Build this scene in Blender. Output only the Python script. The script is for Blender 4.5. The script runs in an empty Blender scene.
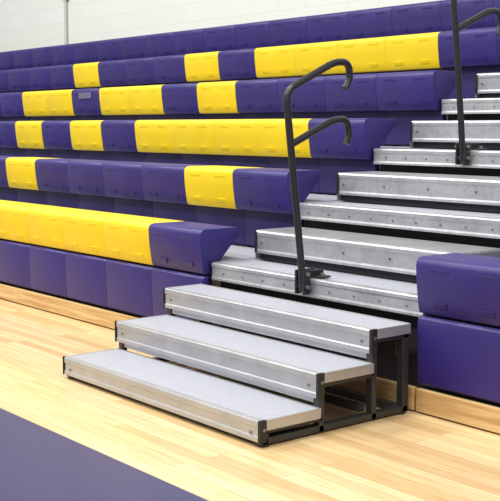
import bpy, bmesh, math, random
from mathutils import Vector
random.seed(4)
S = 1.25            # metres per working unit
sc = bpy.context.scene
sc.view_settings.view_transform = 'Standard'
sc.view_settings.look = 'None'

# ------------------------------------------------------------ materials
def lin(c):
    return tuple(((v/255)/12.92 if v/255 <= 0.04045 else ((v/255+0.055)/1.055)**2.4) for v in c) + (1,)

def base_mat(name, rgb, rough=0.5, metal=0.0, bump=0.0, bscale=60, var=0.0, vscale=4, coat=0.0):
    m = bpy.data.materials.new(name); m.use_nodes = True
    nt = m.node_tree; b = nt.nodes['Principled BSDF']
    b.inputs['Base Color'].default_value = lin(rgb)
    b.inputs['Roughness'].default_value = rough
    b.inputs['Metallic'].default_value = metal
    b.inputs['Coat Weight'].default_value = coat
    tc = nt.nodes.new('ShaderNodeTexCoord')
    if bump > 0:
        n = nt.nodes.new('ShaderNodeTexNoise'); n.inputs['Scale'].default_value = bscale
        n.inputs['Detail'].default_value = 3
        nt.links.new(tc.outputs['Object'], n.inputs['Vector'])
        bp = nt.nodes.new('ShaderNodeBump'); bp.inputs['Strength'].default_value = bump
        bp.inputs['Distance'].default_value = 0.004
        nt.links.new(n.outputs['Fac'], bp.inputs['Height'])
        nt.links.new(bp.outputs['Normal'], b.inputs['Normal'])
    if var > 0:
        n2 = nt.nodes.new('ShaderNodeTexNoise'); n2.inputs['Scale'].default_value = vscale
        n2.inputs['Detail'].default_value = 4
        nt.links.new(tc.outputs['Object'], n2.inputs['Vector'])
        r = nt.nodes.new('ShaderNodeValToRGB')
        c = lin(rgb)
        r.color_ramp.elements[0].position = 0.3; r.color_ramp.elements[1].position = 0.7
        r.color_ramp.elements[0].color = tuple(v*(1-var) for v in c[:3])+(1,)
        r.color_ramp.elements[1].color = tuple(min(1, v*(1+var)) for v in c[:3])+(1,)
        nt.links.new(n2.outputs['Fac'], r.inputs['Fac'])
        nt.links.new(r.outputs['Color'], b.inputs['Base Color'])
    return m

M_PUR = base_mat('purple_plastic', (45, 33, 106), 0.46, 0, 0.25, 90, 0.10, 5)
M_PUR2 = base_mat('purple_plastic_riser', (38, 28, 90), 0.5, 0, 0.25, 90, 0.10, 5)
M_YEL = base_mat('yellow_plastic', (234, 202, 20), 0.48, 0, 0.18, 90, 0.03, 5)
M_ALU = base_mat('brushed_aluminium', (186, 187, 189), 0.42, 0.65, 0.06, 40, 0.08, 9)
M_DECK = base_mat('grey_deck_laminate', (162, 164, 173), 0.5, 0, 0.1, 120, 0.06, 60)
M_BLK = base_mat('charcoal_powder_steel', (56, 56, 58), 0.4, 0.3)
M_CAP = base_mat('black_rubber_cap', (30, 30, 33), 0.5)
M_RAIL = base_mat('dark_bronze_rail', (48, 45, 48), 0.35, 0.3)
M_DARK = base_mat('understructure_dark', (32, 30, 36), 0.8)
M_BOLT = base_mat('zinc_bolt', (140, 140, 140), 0.4, 0.8)
M_COND = base_mat('painted_conduit', (196, 196, 190), 0.5)

def galv():
    m = bpy.data.materials.new('galvanised_steel'); m.use_nodes = True
    nt = m.node_tree; b = nt.nodes['Principled BSDF']
    b.inputs['Metallic'].default_value = 0.65; b.inputs['Roughness'].default_value = 0.45
    tc = nt.nodes.new('ShaderNodeTexCoord')
    v = nt.nodes.new('ShaderNodeTexVoronoi'); v.inputs['Scale'].default_value = 60
    nt.links.new(tc.outputs['Object'], v.inputs['Vector'])
    n = nt.nodes.new('ShaderNodeTexNoise'); n.inputs['Scale'].default_value = 7; n.inputs['Detail'].default_value = 5
    nt.links.new(tc.outputs['Object'], n.inputs['Vector'])
    mx = nt.nodes.new('ShaderNodeMix'); mx.data_type = 'RGBA'; mx.inputs[0].default_value = 0.75
    nt.links.new(v.outputs['Color'], mx.inputs[6]); nt.links.new(n.outputs['Fac'], mx.inputs[7])
    r = nt.nodes.new('ShaderNodeValToRGB')
    r.color_ramp.elements[0].position = 0.3; r.color_ramp.elements[1].position = 0.7
    r.color_ramp.elements[0].color = lin((168, 170, 173)); r.color_ramp.elements[1].color = lin((198, 199, 202))
    nt.links.new(mx.outputs[2], r.inputs['Fac'])
    nt.links.new(r.outputs['Color'], b.inputs['Base Color'])
    return m
M_GALV = galv()

def floor_mat():
    m = bpy.data.materials.new('maple_gym_floor'); m.use_nodes = True
    nt = m.node_tree; b = nt.nodes['Principled BSDF']; L = nt.links.new
    tc = nt.nodes.new('ShaderNodeTexCoord')
    br = nt.nodes.new('ShaderNodeTexBrick')
    br.inputs['Scale'].default_value = 1.0
    br.inputs['Brick Width'].default_value = 0.95
    br.inputs['Row Height'].default_value = 0.057
    br.inputs['Mortar Size'].default_value = 0.0010
    br.inputs['Mortar Smooth'].default_value = 0.4
    br.inputs['Color1'].default_value = (0, 0, 0, 1); br.inputs['Color2'].default_value = (1, 1, 1, 1)
    br.inputs['Mortar'].default_value = (0.3, 0.3, 0.3, 1)
    br.offset = 0.37; br.offset_frequency = 3
    L(tc.outputs['Object'], br.inputs['Vector'])
    r = nt.nodes.new('ShaderNodeValToRGB')
    e = r.color_ramp.elements
    e[0].position = 0; e[0].color = lin((206, 174, 124))
    e[1].position = 1; e[1].color = lin((230, 206, 160))
    x = e.new(0.2); x.color = lin((219, 189, 140)); x = e.new(0.6); x.color = lin((225, 198, 150))
    L(br.outputs['Color'], r.inputs['Fac'])
    mp = nt.nodes.new('ShaderNodeMapping'); mp.inputs['Scale'].default_value = (2.5, 60, 1)
    L(tc.outputs['Object'], mp.inputs['Vector'])
    n = nt.nodes.new('ShaderNodeTexNoise'); n.inputs['Scale'].default_value = 1.5; n.inputs['Detail'].default_value = 5
    L(mp.outputs['Vector'], n.inputs['Vector'])
    gr = nt.nodes.new('ShaderNodeValToRGB')
    gr.color_ramp.elements[0].position = 0.3; gr.color_ramp.elements[0].color = (0.80, 0.73, 0.62, 1)
    gr.color_ramp.elements[1].position = 0.6; gr.color_ramp.elements[1].color = (1, 1, 1, 1)
    L(n.outputs['Fac'], gr.inputs['Fac'])
    mu = nt.nodes.new('ShaderNodeMix'); mu.data_type = 'RGBA'; mu.blend_type = 'MULTIPLY'; mu.inputs[0].default_value = 0.85
    L(r.outputs['Color'], mu.inputs[6]); L(gr.outputs['Color'], mu.inputs[7])
    mo = nt.nodes.new('ShaderNodeMix'); mo.data_type = 'RGBA'
    L(br.outputs['Fac'], mo.inputs[0]); L(mu.outputs[2], mo.inputs[6]); mo.inputs[7].default_value = lin((160, 124, 80))
    sp = nt.nodes.new('ShaderNodeSeparateXYZ'); L(tc.outputs['Object'], sp.inputs[0])
    lt = nt.nodes.new('ShaderNodeMath'); lt.operation = 'LESS_THAN'; lt.inputs[1].default_value = 1.685*S
    L(sp.outputs['Y'], lt.inputs[0])
    mm = nt.nodes.new('ShaderNodeMix'); mm.data_type = 'RGBA'
    L(lt.outputs[0], mm.inputs[0]); L(mo.outputs[2], mm.inputs[6]); mm.inputs[7].default_value = lin((40, 35, 86))
    L(mm.outputs[2], b.inputs['Base Color'])
    b.inputs['Roughness'].default_value = 0.32
    b.inputs['Specular IOR Level'].default_value = 0.4
    b.inputs['Coat Weight'].default_value = 0.25; b.inputs['Coat Roughness'].default_value = 0.1
    return m

def wall_mat(name='painted_block_wall'):
    m = bpy.data.materials.new(name); m.use_nodes = True
    nt = m.node_tree; b = nt.nodes['Principled BSDF']; L = nt.links.new
    tc = nt.nodes.new('ShaderNodeTexCoord')
    mp = nt.nodes.new('ShaderNodeMapping'); mp.inputs['Rotation'].default_value = (math.radians(90), 0, 0)
    L(tc.outputs['Object'], mp.inputs['Vector'])
    br = nt.nodes.new('ShaderNodeTexBrick'); br.inputs['Scale'].default_value = 1
    br.inputs['Brick Width'].default_value = 0.4; br.inputs['Row Height'].default_value = 0.2
    br.inputs['Mortar Size'].default_value = 0.006
    br.inputs['Mortar Smooth'].default_value = 0.6
    br.inputs['Color1'].default_value = lin((236, 237, 229)); br.inputs['Color2'].default_value = lin((233, 235, 226))
    br.inputs['Mortar'].default_value = lin((225, 226, 218))
    L(mp.outputs['Vector'], br.inputs['Vector'])
    L(br.outputs['Color'], b.inputs['Base Color'])
    b.inputs['Roughness'].default_value = 0.6
    return m

def wood_mat():
    m = bpy.data.materials.new('pine_kickboard'); m.use_nodes = True
    nt = m.node_tree; b = nt.nodes['Principled BSDF']; L = nt.links.new
    tc = nt.nodes.new('ShaderNodeTexCoord')
    mp = nt.nodes.new('ShaderNodeMapping'); mp.inputs['Scale'].default_value = (1.2, 20, 20)
    L(tc.outputs['Object'], mp.inputs['Vector'])
    n = nt.nodes.new('ShaderNodeTexNoise'); n.inputs['Scale'].default_value = 2; n.inputs['Detail'].default_value = 5
    n.inputs['Distortion'].default_value = 0.6
    L(mp.outputs['Vector'], n.inputs['Vector'])
    r = nt.nodes.new('ShaderNodeValToRGB')
    r.color_ramp.elements[0].position = 0.35; r.color_ramp.elements[0].color = lin((186, 146, 92))
    r.color_ramp.elements[1].position = 0.65; r.color_ramp.elements[1].color = lin((220, 188, 134))
    L(n.outputs['Fac'], r.inputs['Fac']); L(r.outputs['Color'], b.inputs['Base Color'])
    b.inputs['Roughness'].default_value = 0.5
    return m
M_FLOOR, M_WALL, M_WOOD = floor_mat(), wall_mat(), wood_mat()

# ------------------------------------------------------------ mesh helpers
class Builder:
    """collects solids (in working units, scaled by S) into one mesh object"""
    def __init__(s): s.bm = bmesh.new(); s.mats = []
    def mi(s, m):
        if m not in s.mats: s.mats.append(m)
        return s.mats.index(m)
    def prism(s, prof, x0, x1, mat, bev=0.0):
        bm = s.bm; k = s.mi(mat)
        a = [bm.verts.new((x0*S, p[0]*S, p[1]*S)) for p in prof]
        c = [bm.verts.new((x1*S, p[0]*S, p[1]*S)) for p in prof]
        n = len(prof); fs = []
        fs.append(bm.faces.new(a)); fs.append(bm.faces.new(c[::-1]))
        for i in range(n):
            fs.append(bm.faces.new((a[i], c[i], c[(i+1) % n], a[(i+1) % n])))
        for f in fs: f.material_index = k
        bmesh.ops.recalc_face_normals(bm, faces=fs)
        if bev > 0:
            es = set(fs[0].edges) | set(fs[1].edges)
            if n == 4: es = {e for f in fs for e in f.edges}
            r = bmesh.ops.bevel(bm, geom=list(es), offset=bev*S, segments=2, affect='EDGES', profile=0.5)
            for f in r['faces']: f.material_index = k
    def box(s, x0, x1, y0, y1, z0, z1, mat, bev=0.0):
        s.prism([(y0, z0), (y1, z0), (y1, z1), (y0, z1)], x0, x1, mat, bev)
    def cyl(s, c, axis, r, h, mat, seg=12):
        rot = {'x': (0, math.pi/2, 0), 'y': (math.pi/2, 0, 0), 'z': (0, 0, 0)}[axis]
        from mathutils import Euler, Matrix
        mx = Matrix.Translation(Vector(c)*S) @ Euler(rot).to_matrix().to_4x4()
        r_ = bmesh.ops.create_cone(s.bm, cap_ends=True, segments=seg, radius1=r*S, radius2=r*S, depth=h*S, matrix=mx)
        k = s.mi(mat)
        for v in r_['verts']:
            for f in v.link_faces: f.material_index = k
    def finish(s, name, parent=None, smooth=False):
        me = bpy.data.meshes.new(name); s.bm.to_mesh(me); s.bm.free()
        for m in s.mats: me.materials.append(m)
        o = bpy.data.objects.new(name, me); sc.collection.objects.link(o)
        if smooth:
            for p in me.polygons: p.use_smooth = True
            me.set_sharp_from_angle(angle=math.radians(32))
        if parent: o.parent = parent
        return o

def empty(name):
    o = bpy.data.objects.new(name, None); sc.collection.objects.link(o); return o

# ------------------------------------------------------------ layout numbers
AX0, AX1 = -3.774, -2.52         # aisle sides
Y1, D = 2.777, 0.473             # first seat front, row depth
Z1, R = 0.553, 0.243             # first seat top, row rise
MOD = 0.4045                     # seat module width
DY, DZ = 2.83, 0.407             # first deck front / top
OFF = [0.0, 0.028, 0.050, 0.062, 0.075, 0.075]   # row ends step slightly into the aisle
RIGHT = AX1 + 8*MOD

SEAT = [(0.216, -0.012), (0.206, 0.0), (0.032, 0.001), (0.014, -0.003), (0.004, -0.012), (0.0, -0.028),
        (0.004, -0.09), (0.012, -0.150), (0.018, -0.185), (0.026, -0.197), (0.045, -0.200),
        (0.060, -0.195), (0.199, -0.05), (0.216, -0.035)]

def seat_module(b, x0, x1, y, z, mat):
    g = 0.0009
    b.prism([(y+p[0], z+p[1]) for p in SEAT], x0+g, x1-g, mat, 0.0014)
    w = x1-x0; cx = (x0+x1)/2
    for fx in (-0.25, 0.25):
        c = cx+fx*w
        b.prism([(y+0.007, z-0.152), (y+0.02, z-0.150), (y+0.02, z-0.172), (y+0.0135, z-0.172), (y+0.009, z-0.162)], c-0.03, c+0.03, mat, 0.0)
        b.prism([(y-0.0008, z-0.036), (y+0.01, z-0.03), (y+0.01, z-0.05), (y+0.001, z-0.048)], c-0.045, c+0.045, mat, 0.0)

def rows(parent, end, n, sgn, patterns, nrows):
    for r in range(nrows):
        e = end + (OFF[r] if sgn < 0 else 0)
        xa, xb = (e-n*MOD, e) if sgn < 0 else (e, e+n*MOD)
        y, z = Y1+D*r, Z1+R*r
        b = Builder(); pat = patterns[r]
        for i in range(n):
            if sgn < 0: x1 = xb-i*MOD; x0 = x1-MOD
            else: x0 = xa+i*MOD; x1 = x0+MOD
            ch = pat[i] if i < len(pat) else 'P'
            seat_module(b, x0, x1, y, z, M_YEL if ch == 'Y' else M_PUR)
        b.finish('seat_row_%d' % (r+1), parent, True)
        b = Builder()
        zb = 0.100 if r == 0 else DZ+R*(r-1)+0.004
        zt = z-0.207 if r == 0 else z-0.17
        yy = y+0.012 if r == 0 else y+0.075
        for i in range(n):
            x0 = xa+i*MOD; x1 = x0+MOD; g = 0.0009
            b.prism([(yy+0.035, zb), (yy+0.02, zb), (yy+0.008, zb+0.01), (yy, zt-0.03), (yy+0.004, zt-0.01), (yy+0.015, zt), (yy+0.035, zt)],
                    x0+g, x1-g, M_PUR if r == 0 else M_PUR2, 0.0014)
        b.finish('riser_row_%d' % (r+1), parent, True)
        b = Builder()
        yd, zd = DY+D*r, DZ+R*r
        if r < nrows-1:
            b.box(xa, xb, yd+0.04, yd+D-0.003+0.04, zd-0.03, zd, M_DECK)
        for i in range(n+1):
            x = xa+i*MOD+(0.02 if i == 0 else 0)-(0.03 if i == n else 0)
            b.prism([(y+0.05, z-0.19), (y+0.08, z-0.19), (y+0.19, z-0.06), (y+0.19, z-0.05), (y+0.18, z-0.05)], x-0.004, x+0.004, M_DARK)
        b.finish('deck_row_%d' % (r+1), parent)

P = ['P'+'Y'*9, 'PYPPPPY', 'PYYYYPYPY', 'PPPPYPYYPYY', 'PYYYYPYPPPY', 'P']
NR = 6
left = empty('bleacher_section')
rows(left, AX0, 22, -1, P, NR)
right = empty('bleacher_section.001')
rows(right, AX1, 8, 1, ['P']*NR, NR)
LEFT = AX0-22*MOD
for par, xa, xb in ((left, LEFT, AX0), (right, AX1, RIGHT)):
    b = Builder()
    b.box(xa, xb, Y1+0.012, Y1+0.035, 0.006, 0.088, M_WOOD, 0.003)
    b.finish('kickboard', par)
    b = Builder()
    for r in range(NR):
        y = Y1+0.12+D*r
        x = xa+0.05
        while x < xb:
            b.box(x, x+0.03, y+0.02, y+0.05, 0, DZ+R*r-0.031, M_DARK); x += 1.5*MOD
    b.box(xa, xb, Y1+0.06, Y1+0.065, 0.0, DZ-0.04, M_DARK)
    b.finish('understructure', par)
b = Builder()
xx = AX0+OFF[3]-8.5*MOD
b.box(xx-0.09, xx+0.09, Y1+3*D-0.004, Y1+3*D+0.01, Z1+3*R-0.075, Z1+3*R-0.03, base_mat('label_grey', (100, 98, 124), 0.5), 0.002)
b.finish('seat_label', left)

# ------------------------------------------------------------ aisle steps
for r in range(NR):
    ax0, ax1 = AX0+OFF[r]+0.012, AX1-0.012
    aisle = empty('aisle_step')
    yd, zd = DY+D*r, DZ+R*r
    b = Builder()
    b.box(ax0, ax1, yd+0.034, yd+D-0.002, zd-0.03, zd-0.002, M_DECK)
    nose = [(yd, zd-0.006), (yd+0.004, zd), (yd+0.034, zd), (yd+0.034, zd-0.03), (yd+0.02, zd-0.03),
            (yd+0.02, zd-0.074), (yd, zd-0.074), (yd, zd-0.066), (yd+0.003, zd-0.058), (yd+0.003, zd-0.022), (yd, zd-0.018)]
    b.prism(nose, ax0, ax1, M_GALV)
    for k in range(3):
        b.box(ax0, ax1, yd+0.007+k*0.009, yd+0.011+k*0.009, zd-0.001, zd+0.0015, M_GALV)
    for k in range(9):
        b.cyl((ax0+0.08+k*(ax1-ax0-0.16)/8, yd+0.004, zd-0.042), 'y', 0.005, 0.006, M_BOLT)
    b.box(ax0, ax1, yd+0.05, yd+0.055, zd-R*0.9 if r else 0.02, zd-0.034, M_DARK)
    b.finish('deck', aisle)
    if r == 0:
        b = Builder()
        b.box(ax0, ax1, Y1+0.012, Y1+0.035, 0.006, 0.088, M_WOOD, 0.003)
        b.finish('kickboard', aisle)
    if r < NR-1:
        b = Builder()
        ys, zs = yd+0.212, zd+0.133
        ye = yd+D-0.002
        sx0, sx1 = ax0+0.045, ax1-0.02
        b.prism([(ys, zs-0.008), (ys+0.005, zs), (ys+0.04, zs), (ys+0.04, zs-0.02), (ys+0.012, zs-0.02),
                 (ys+0.012, zs-0.100), (ys+0.0, zs-0.100), (ys+0.0, zs-0.090), (ys+0.003, zs-0.082), (ys+0.003, zs-0.025), (ys, zs-0.02)],
                sx0, sx1, M_GALV)
        b.box(sx0, sx1, ys+0.04, ye, zs-0.02, zs-0.003, M_ALU)
        y = ys+0.01
        while y < ye-0.012:
            b.box(sx0, sx1, y, y+0.006, zs-0.004, zs+0.0025, M_ALU); y += 0.0155
        for xx in (sx0-0.004, sx1):
            b.prism([(ys+0.001, zs-0.005), (ye, zs-0.005), (ye, zs-0.055), (ys+0.03, zs-0.131), (ys+0.001, zs-0.131)], xx, xx+0.004, M_GALV)
        b.box(sx0-0.002, sx0+0.010, ys-0.004, ys+0.0, zs-0.098, zs-0.004, M_CAP)
        for q in (0.04, 0.3, 0.56, 0.82, 1.1):
            b.cyl((sx0+q, ys+0.002, zs-0.05), 'y', 0.005, 0.008, M_BOLT)
        b.box(sx0+0.01, sx1-0.01, ys+0.02, ys+0.03, zs-0.131, zs-0.02, M_DARK)
        b.finish('half_step', aisle)

# ------------------------------------------------------------ portable steps
st = empty('portable_bleacher_steps')
X0, X1 = -3.765, -2.53
steps = [(2.09, 0.088), (2.335, 0.203), (2.577, 0.319)]
YB = 2.768
for i, (y, z) in enumerate(steps):
    yb = steps[i+1][0]+0.012 if i < 2 else YB
    b = Builder()
    b.box(X0+0.004, X1-0.004, y+0.022, yb, z-0.016, z-0.001, M_DECK)
    h = 0.083 if i else 0.070
    b.prism([(y, z-0.005), (y+0.003, z), (y+0.022, z), (y+0.022, z-0.016), (y+0.016, z-0.02), (y+0.016, z-h), (y, z-h),
             (y, z-h+0.014), (y+0.003, z-h+0.019), (y+0.003, z-0.026), (y, z-0.022)], X0+0.008, X1-0.010, M_ALU)
    b.box(X0, X0+0.008, y+0.006, yb, z-0.026, z, M_ALU)
    b.box(X1-0.008, X1, y+0.026, yb, z-0.034, z, M_ALU)
    b.box(X0+0.008, X1-0.008, yb-0.008, yb, z-0.02, z+0.0015, M_ALU)
    b.finish('tread_%d' % (i+1), st)
    b = Builder()
    b.box(X1-0.0105, X1+0.002, y-0.003, y+0.026, z-h-0.002, z+0.001, M_CAP, 0.002)
    b.box(X0-0.002, X0+0.004, y-0.003, y+0.012, z-h-0.002, z+0.001, M_CAP, 0.001)
    b.cyl((X0+0.05, y+0.003, z-0.045), 'y', 0.005, 0.01, M_BOLT)
    b.cyl((X1-0.05, y+0.003, z-0.045), 'y', 0.005, 0.01, M_BOLT)
    b.cyl((X1+0.003, y+0.013, z-0.03), 'x', 0.006, 0.004, M_BOLT)
    b.finish('end_caps_%d' % (i+1), st)
def frame(xc, name):
    w = 0.015
    b = Builder()
    b.box(xc-w, xc+w, 2.10, YB, 0.006, 0.028, M_BLK, 0.002)
    b.box(xc-w, xc+w, 2.115, 2.36, 0.042, 0.071, M_BLK, 0.002)
    b.box(xc-w, xc+w, 2.36, 2.60, 0.154, 0.187, M_BLK, 0.002)
    b.box(xc-w, xc+w, 2.60, YB, 0.270, 0.302, M_BLK, 0.002)
    for y0, y1, zt in ((2.105, 2.130, 0.07), (2.345, 2.368, 0.187), (2.588, 2.611, 0.302), (YB-0.028, YB, 0.302)):
        b.box(xc-w, xc+w, y0, y1, 0.006, zt, M_BLK, 0.002)
    for y in (2.12, 2.74):
        b.cyl((xc, y, 0.004), 'z', 0.02, 0.008, M_CAP)
    return b.finish(name, st)
frame(X1-0.022, 'frame_side_1'); frame(X0+0.022, 'frame_side_2')
b = Builder()
b.box(X0+0.04, X1-0.04, 2.11, 2.14, 0.006, 0.028, M_BLK, 0.002)
b.box(X0+0.04, X1-0.04, 2.35, 2.372, 0.098, 0.186, M_ALU, 0.002)
b.box(X0+0.04, X1-0.04, 2.592, 2.612, 0.212, 0.302, M_ALU, 0.002)
b.box(X0+0.04, X1-0.04, YB-0.03, YB-0.005, 0.2, 0.30, M_BLK, 0.002)
b.box(X0+0.04, X1-0.04, YB-0.03, YB-0.005, 0.006, 0.03, M_BLK, 0.002)
b.box(X0+0.04, X1-0.04, 2.56, 2.585, 0.03, 0.055, M_BLK, 0.002)
b.finish('cross_members', st)

# ------------------------------------------------------------ handrails
def smooth_path(pts, rad=0.03, n=6):
    P_ = [Vector(p) for p in pts]; out = [P_[0]]
    for i in range(1, len(P_)-1):
        a = (P_[i-1]-P_[i]); c = (P_[i+1]-P_[i])
        r = min(rad, a.length*0.49, c.length*0.49)
        s, e = P_[i]+a.normalized()*r, P_[i]+c.normalized()*r
        for k in range(n+1):
            t = k/n; out.append(s*(1-t)**2+P_[i]*2*t*(1-t)+e*t*t)
    out.append(P_[-1]); return out
def tube(name, pts, r, parent, mat, rad=0.03):
    cu = bpy.data.curves.new(name, 'CURVE'); cu.dimensions = '3D'; cu.bevel_depth = r*S; cu.bevel_resolution = 5
    cu.use_fill_caps = True
    pp = smooth_path(pts, rad); sp = cu.splines.new('POLY'); sp.points.add(len(pp)-1)
    for q, p in zip(sp.points, pp): q.co = (p.x*S, p.y*S, p.z*S, 1)
    tmp = bpy.data.objects.new(name, cu); sc.collection.objects.link(tmp)
    dg = bpy.context.evaluated_depsgraph_get()
    me = bpy.data.meshes.new_from_object(tmp.evaluated_get(dg))
    bpy.data.objects.remove(tmp)
    o = bpy.data.objects.new(name, me); sc.collection.objects.link(o)
    me.materials.clear(); me.materials.append(mat)
    for p in me.polygons: p.use_smooth = True
    me.set_sharp_from_angle(angle=math.radians(50))
    o.parent = parent; return o
def handrail(dy, dz):
    h = empty('handrail'); X = -3.145
    f = lambda y, z: (X, y+dy, z+dz)
    tube('post_and_top_rail', [f(2.812, 0.355), f(2.806, 0.46), f(2.722, 1.135), f(2.975, 1.252), f(3.05, 1.255), f(3.062, 1.19), f(3.035, 1.150)], 0.0142, h, M_RAIL, 0.05)
    tube('mid_rail', [f(2.748, 0.93), f(2.975, 1.027), f(3.045, 1.028), f(3.06, 0.97), f(3.045, 0.930)], 0.0142, h, M_RAIL, 0.045)
    b = Builder()
    b.box(X-0.028, X-0.018, 2.795+dy, 2.828+dy, 0.345+dz, 0.44+dz, M_RAIL, 0.002)
    b.box(X+0.018, X+0.028, 2.795+dy, 2.828+dy, 0.345+dz, 0.44+dz, M_RAIL, 0.002)
    b.box(X-0.028, X-0.018, 2.82+dy, 2.90+dy, 0.411+dz, 0.44+dz, M_RAIL, 0.002)
    b.box(X+0.018, X+0.028, 2.82+dy, 2.90+dy, 0.411+dz, 0.44+dz, M_RAIL, 0.002)
    b.box(X-0.05, X+0.07, 2.84+dy, 2.90+dy, 0.4105+dz, 0.418+dz, M_RAIL, 0.002)
    b.cyl((X, 2.812+dy, 0.375+dz), 'x', 0.009, 0.075, M_BOLT)
    b.cyl((X, 2.812+dy, 0.425+dz), 'x', 0.009, 0.075, M_BOLT)
    b.cyl((X+0.055, 2.87+dy, 0.422+dz), 'z', 0.009, 0.012, M_BOLT)
    b.finish('base_bracket', h)
handrail(0, 0)
handrail(2*D, 2*R)

# ------------------------------------------------------------ room
def plane(name, vs, mat):
    me = bpy.data.meshes.new(name); me.from_pydata(vs, [], [(0, 1, 2, 3)]); me.materials.append(mat)
    o = bpy.data.objects.new(name, me); sc.collection.objects.link(o); return o
plane('floor', [(-22, -6, 0), (6, -6, 0), (6, 7.6, 0), (-22, 7.6, 0)], M_FLOOR)
WY = (Y1+D*NR+0.12)*S
b = Builder(); b.box(-22/S, 6/S, WY/S, WY/S+0.16, 0, 8/S, M_WALL); b.finish('wall_back')
cond = Builder()
cond.cyl((-10.1, WY/S-0.02, 3.2), 'z', 0.016, 6.3, M_COND)
cond.box(-10.15, -10.05, WY/S-0.03, WY/S, 2.30, 2.33, M_COND)
cond.finish('wall_conduit', None, True)

# ------------------------------------------------------------ lights
def area(name, loc, size, e, col=(1, 0.98, 0.95)):
    l = bpy.data.lights.new(name, 'AREA'); l.energy = e; l.size = size; l.color = col
    o = bpy.data.objects.new(name, l); o.location = loc; sc.collection.objects.link(o)
for i, x in enumerate((-13, -8.5, -4, 0.5)):
    for j, y in enumerate((-2.5, 2.0)):
        area('gym_light', (x, y, 7.2), 1.6, 255)
w = bpy.data.worlds.new('world'); sc.world = w; w.use_nodes = True
w.node_tree.nodes['Background'].inputs[0].default_value = (0.98, 0.98, 1.0, 1)
w.node_tree.nodes['Background'].inputs[1].default_value = 0.56

# ------------------------------------------------------------ camera
cam = bpy.data.cameras.new('camera'); co = bpy.data.objects.new('camera', cam); sc.collection.objects.link(co)
cam.sensor_fit = 'HORIZONTAL'; cam.sensor_width = 36; cam.lens = 36*1082/500
co.location = (0, 0, S)
co.rotation_euler = (math.radians(90-6.54), 0, math.radians(51.0))
sc.camera = co
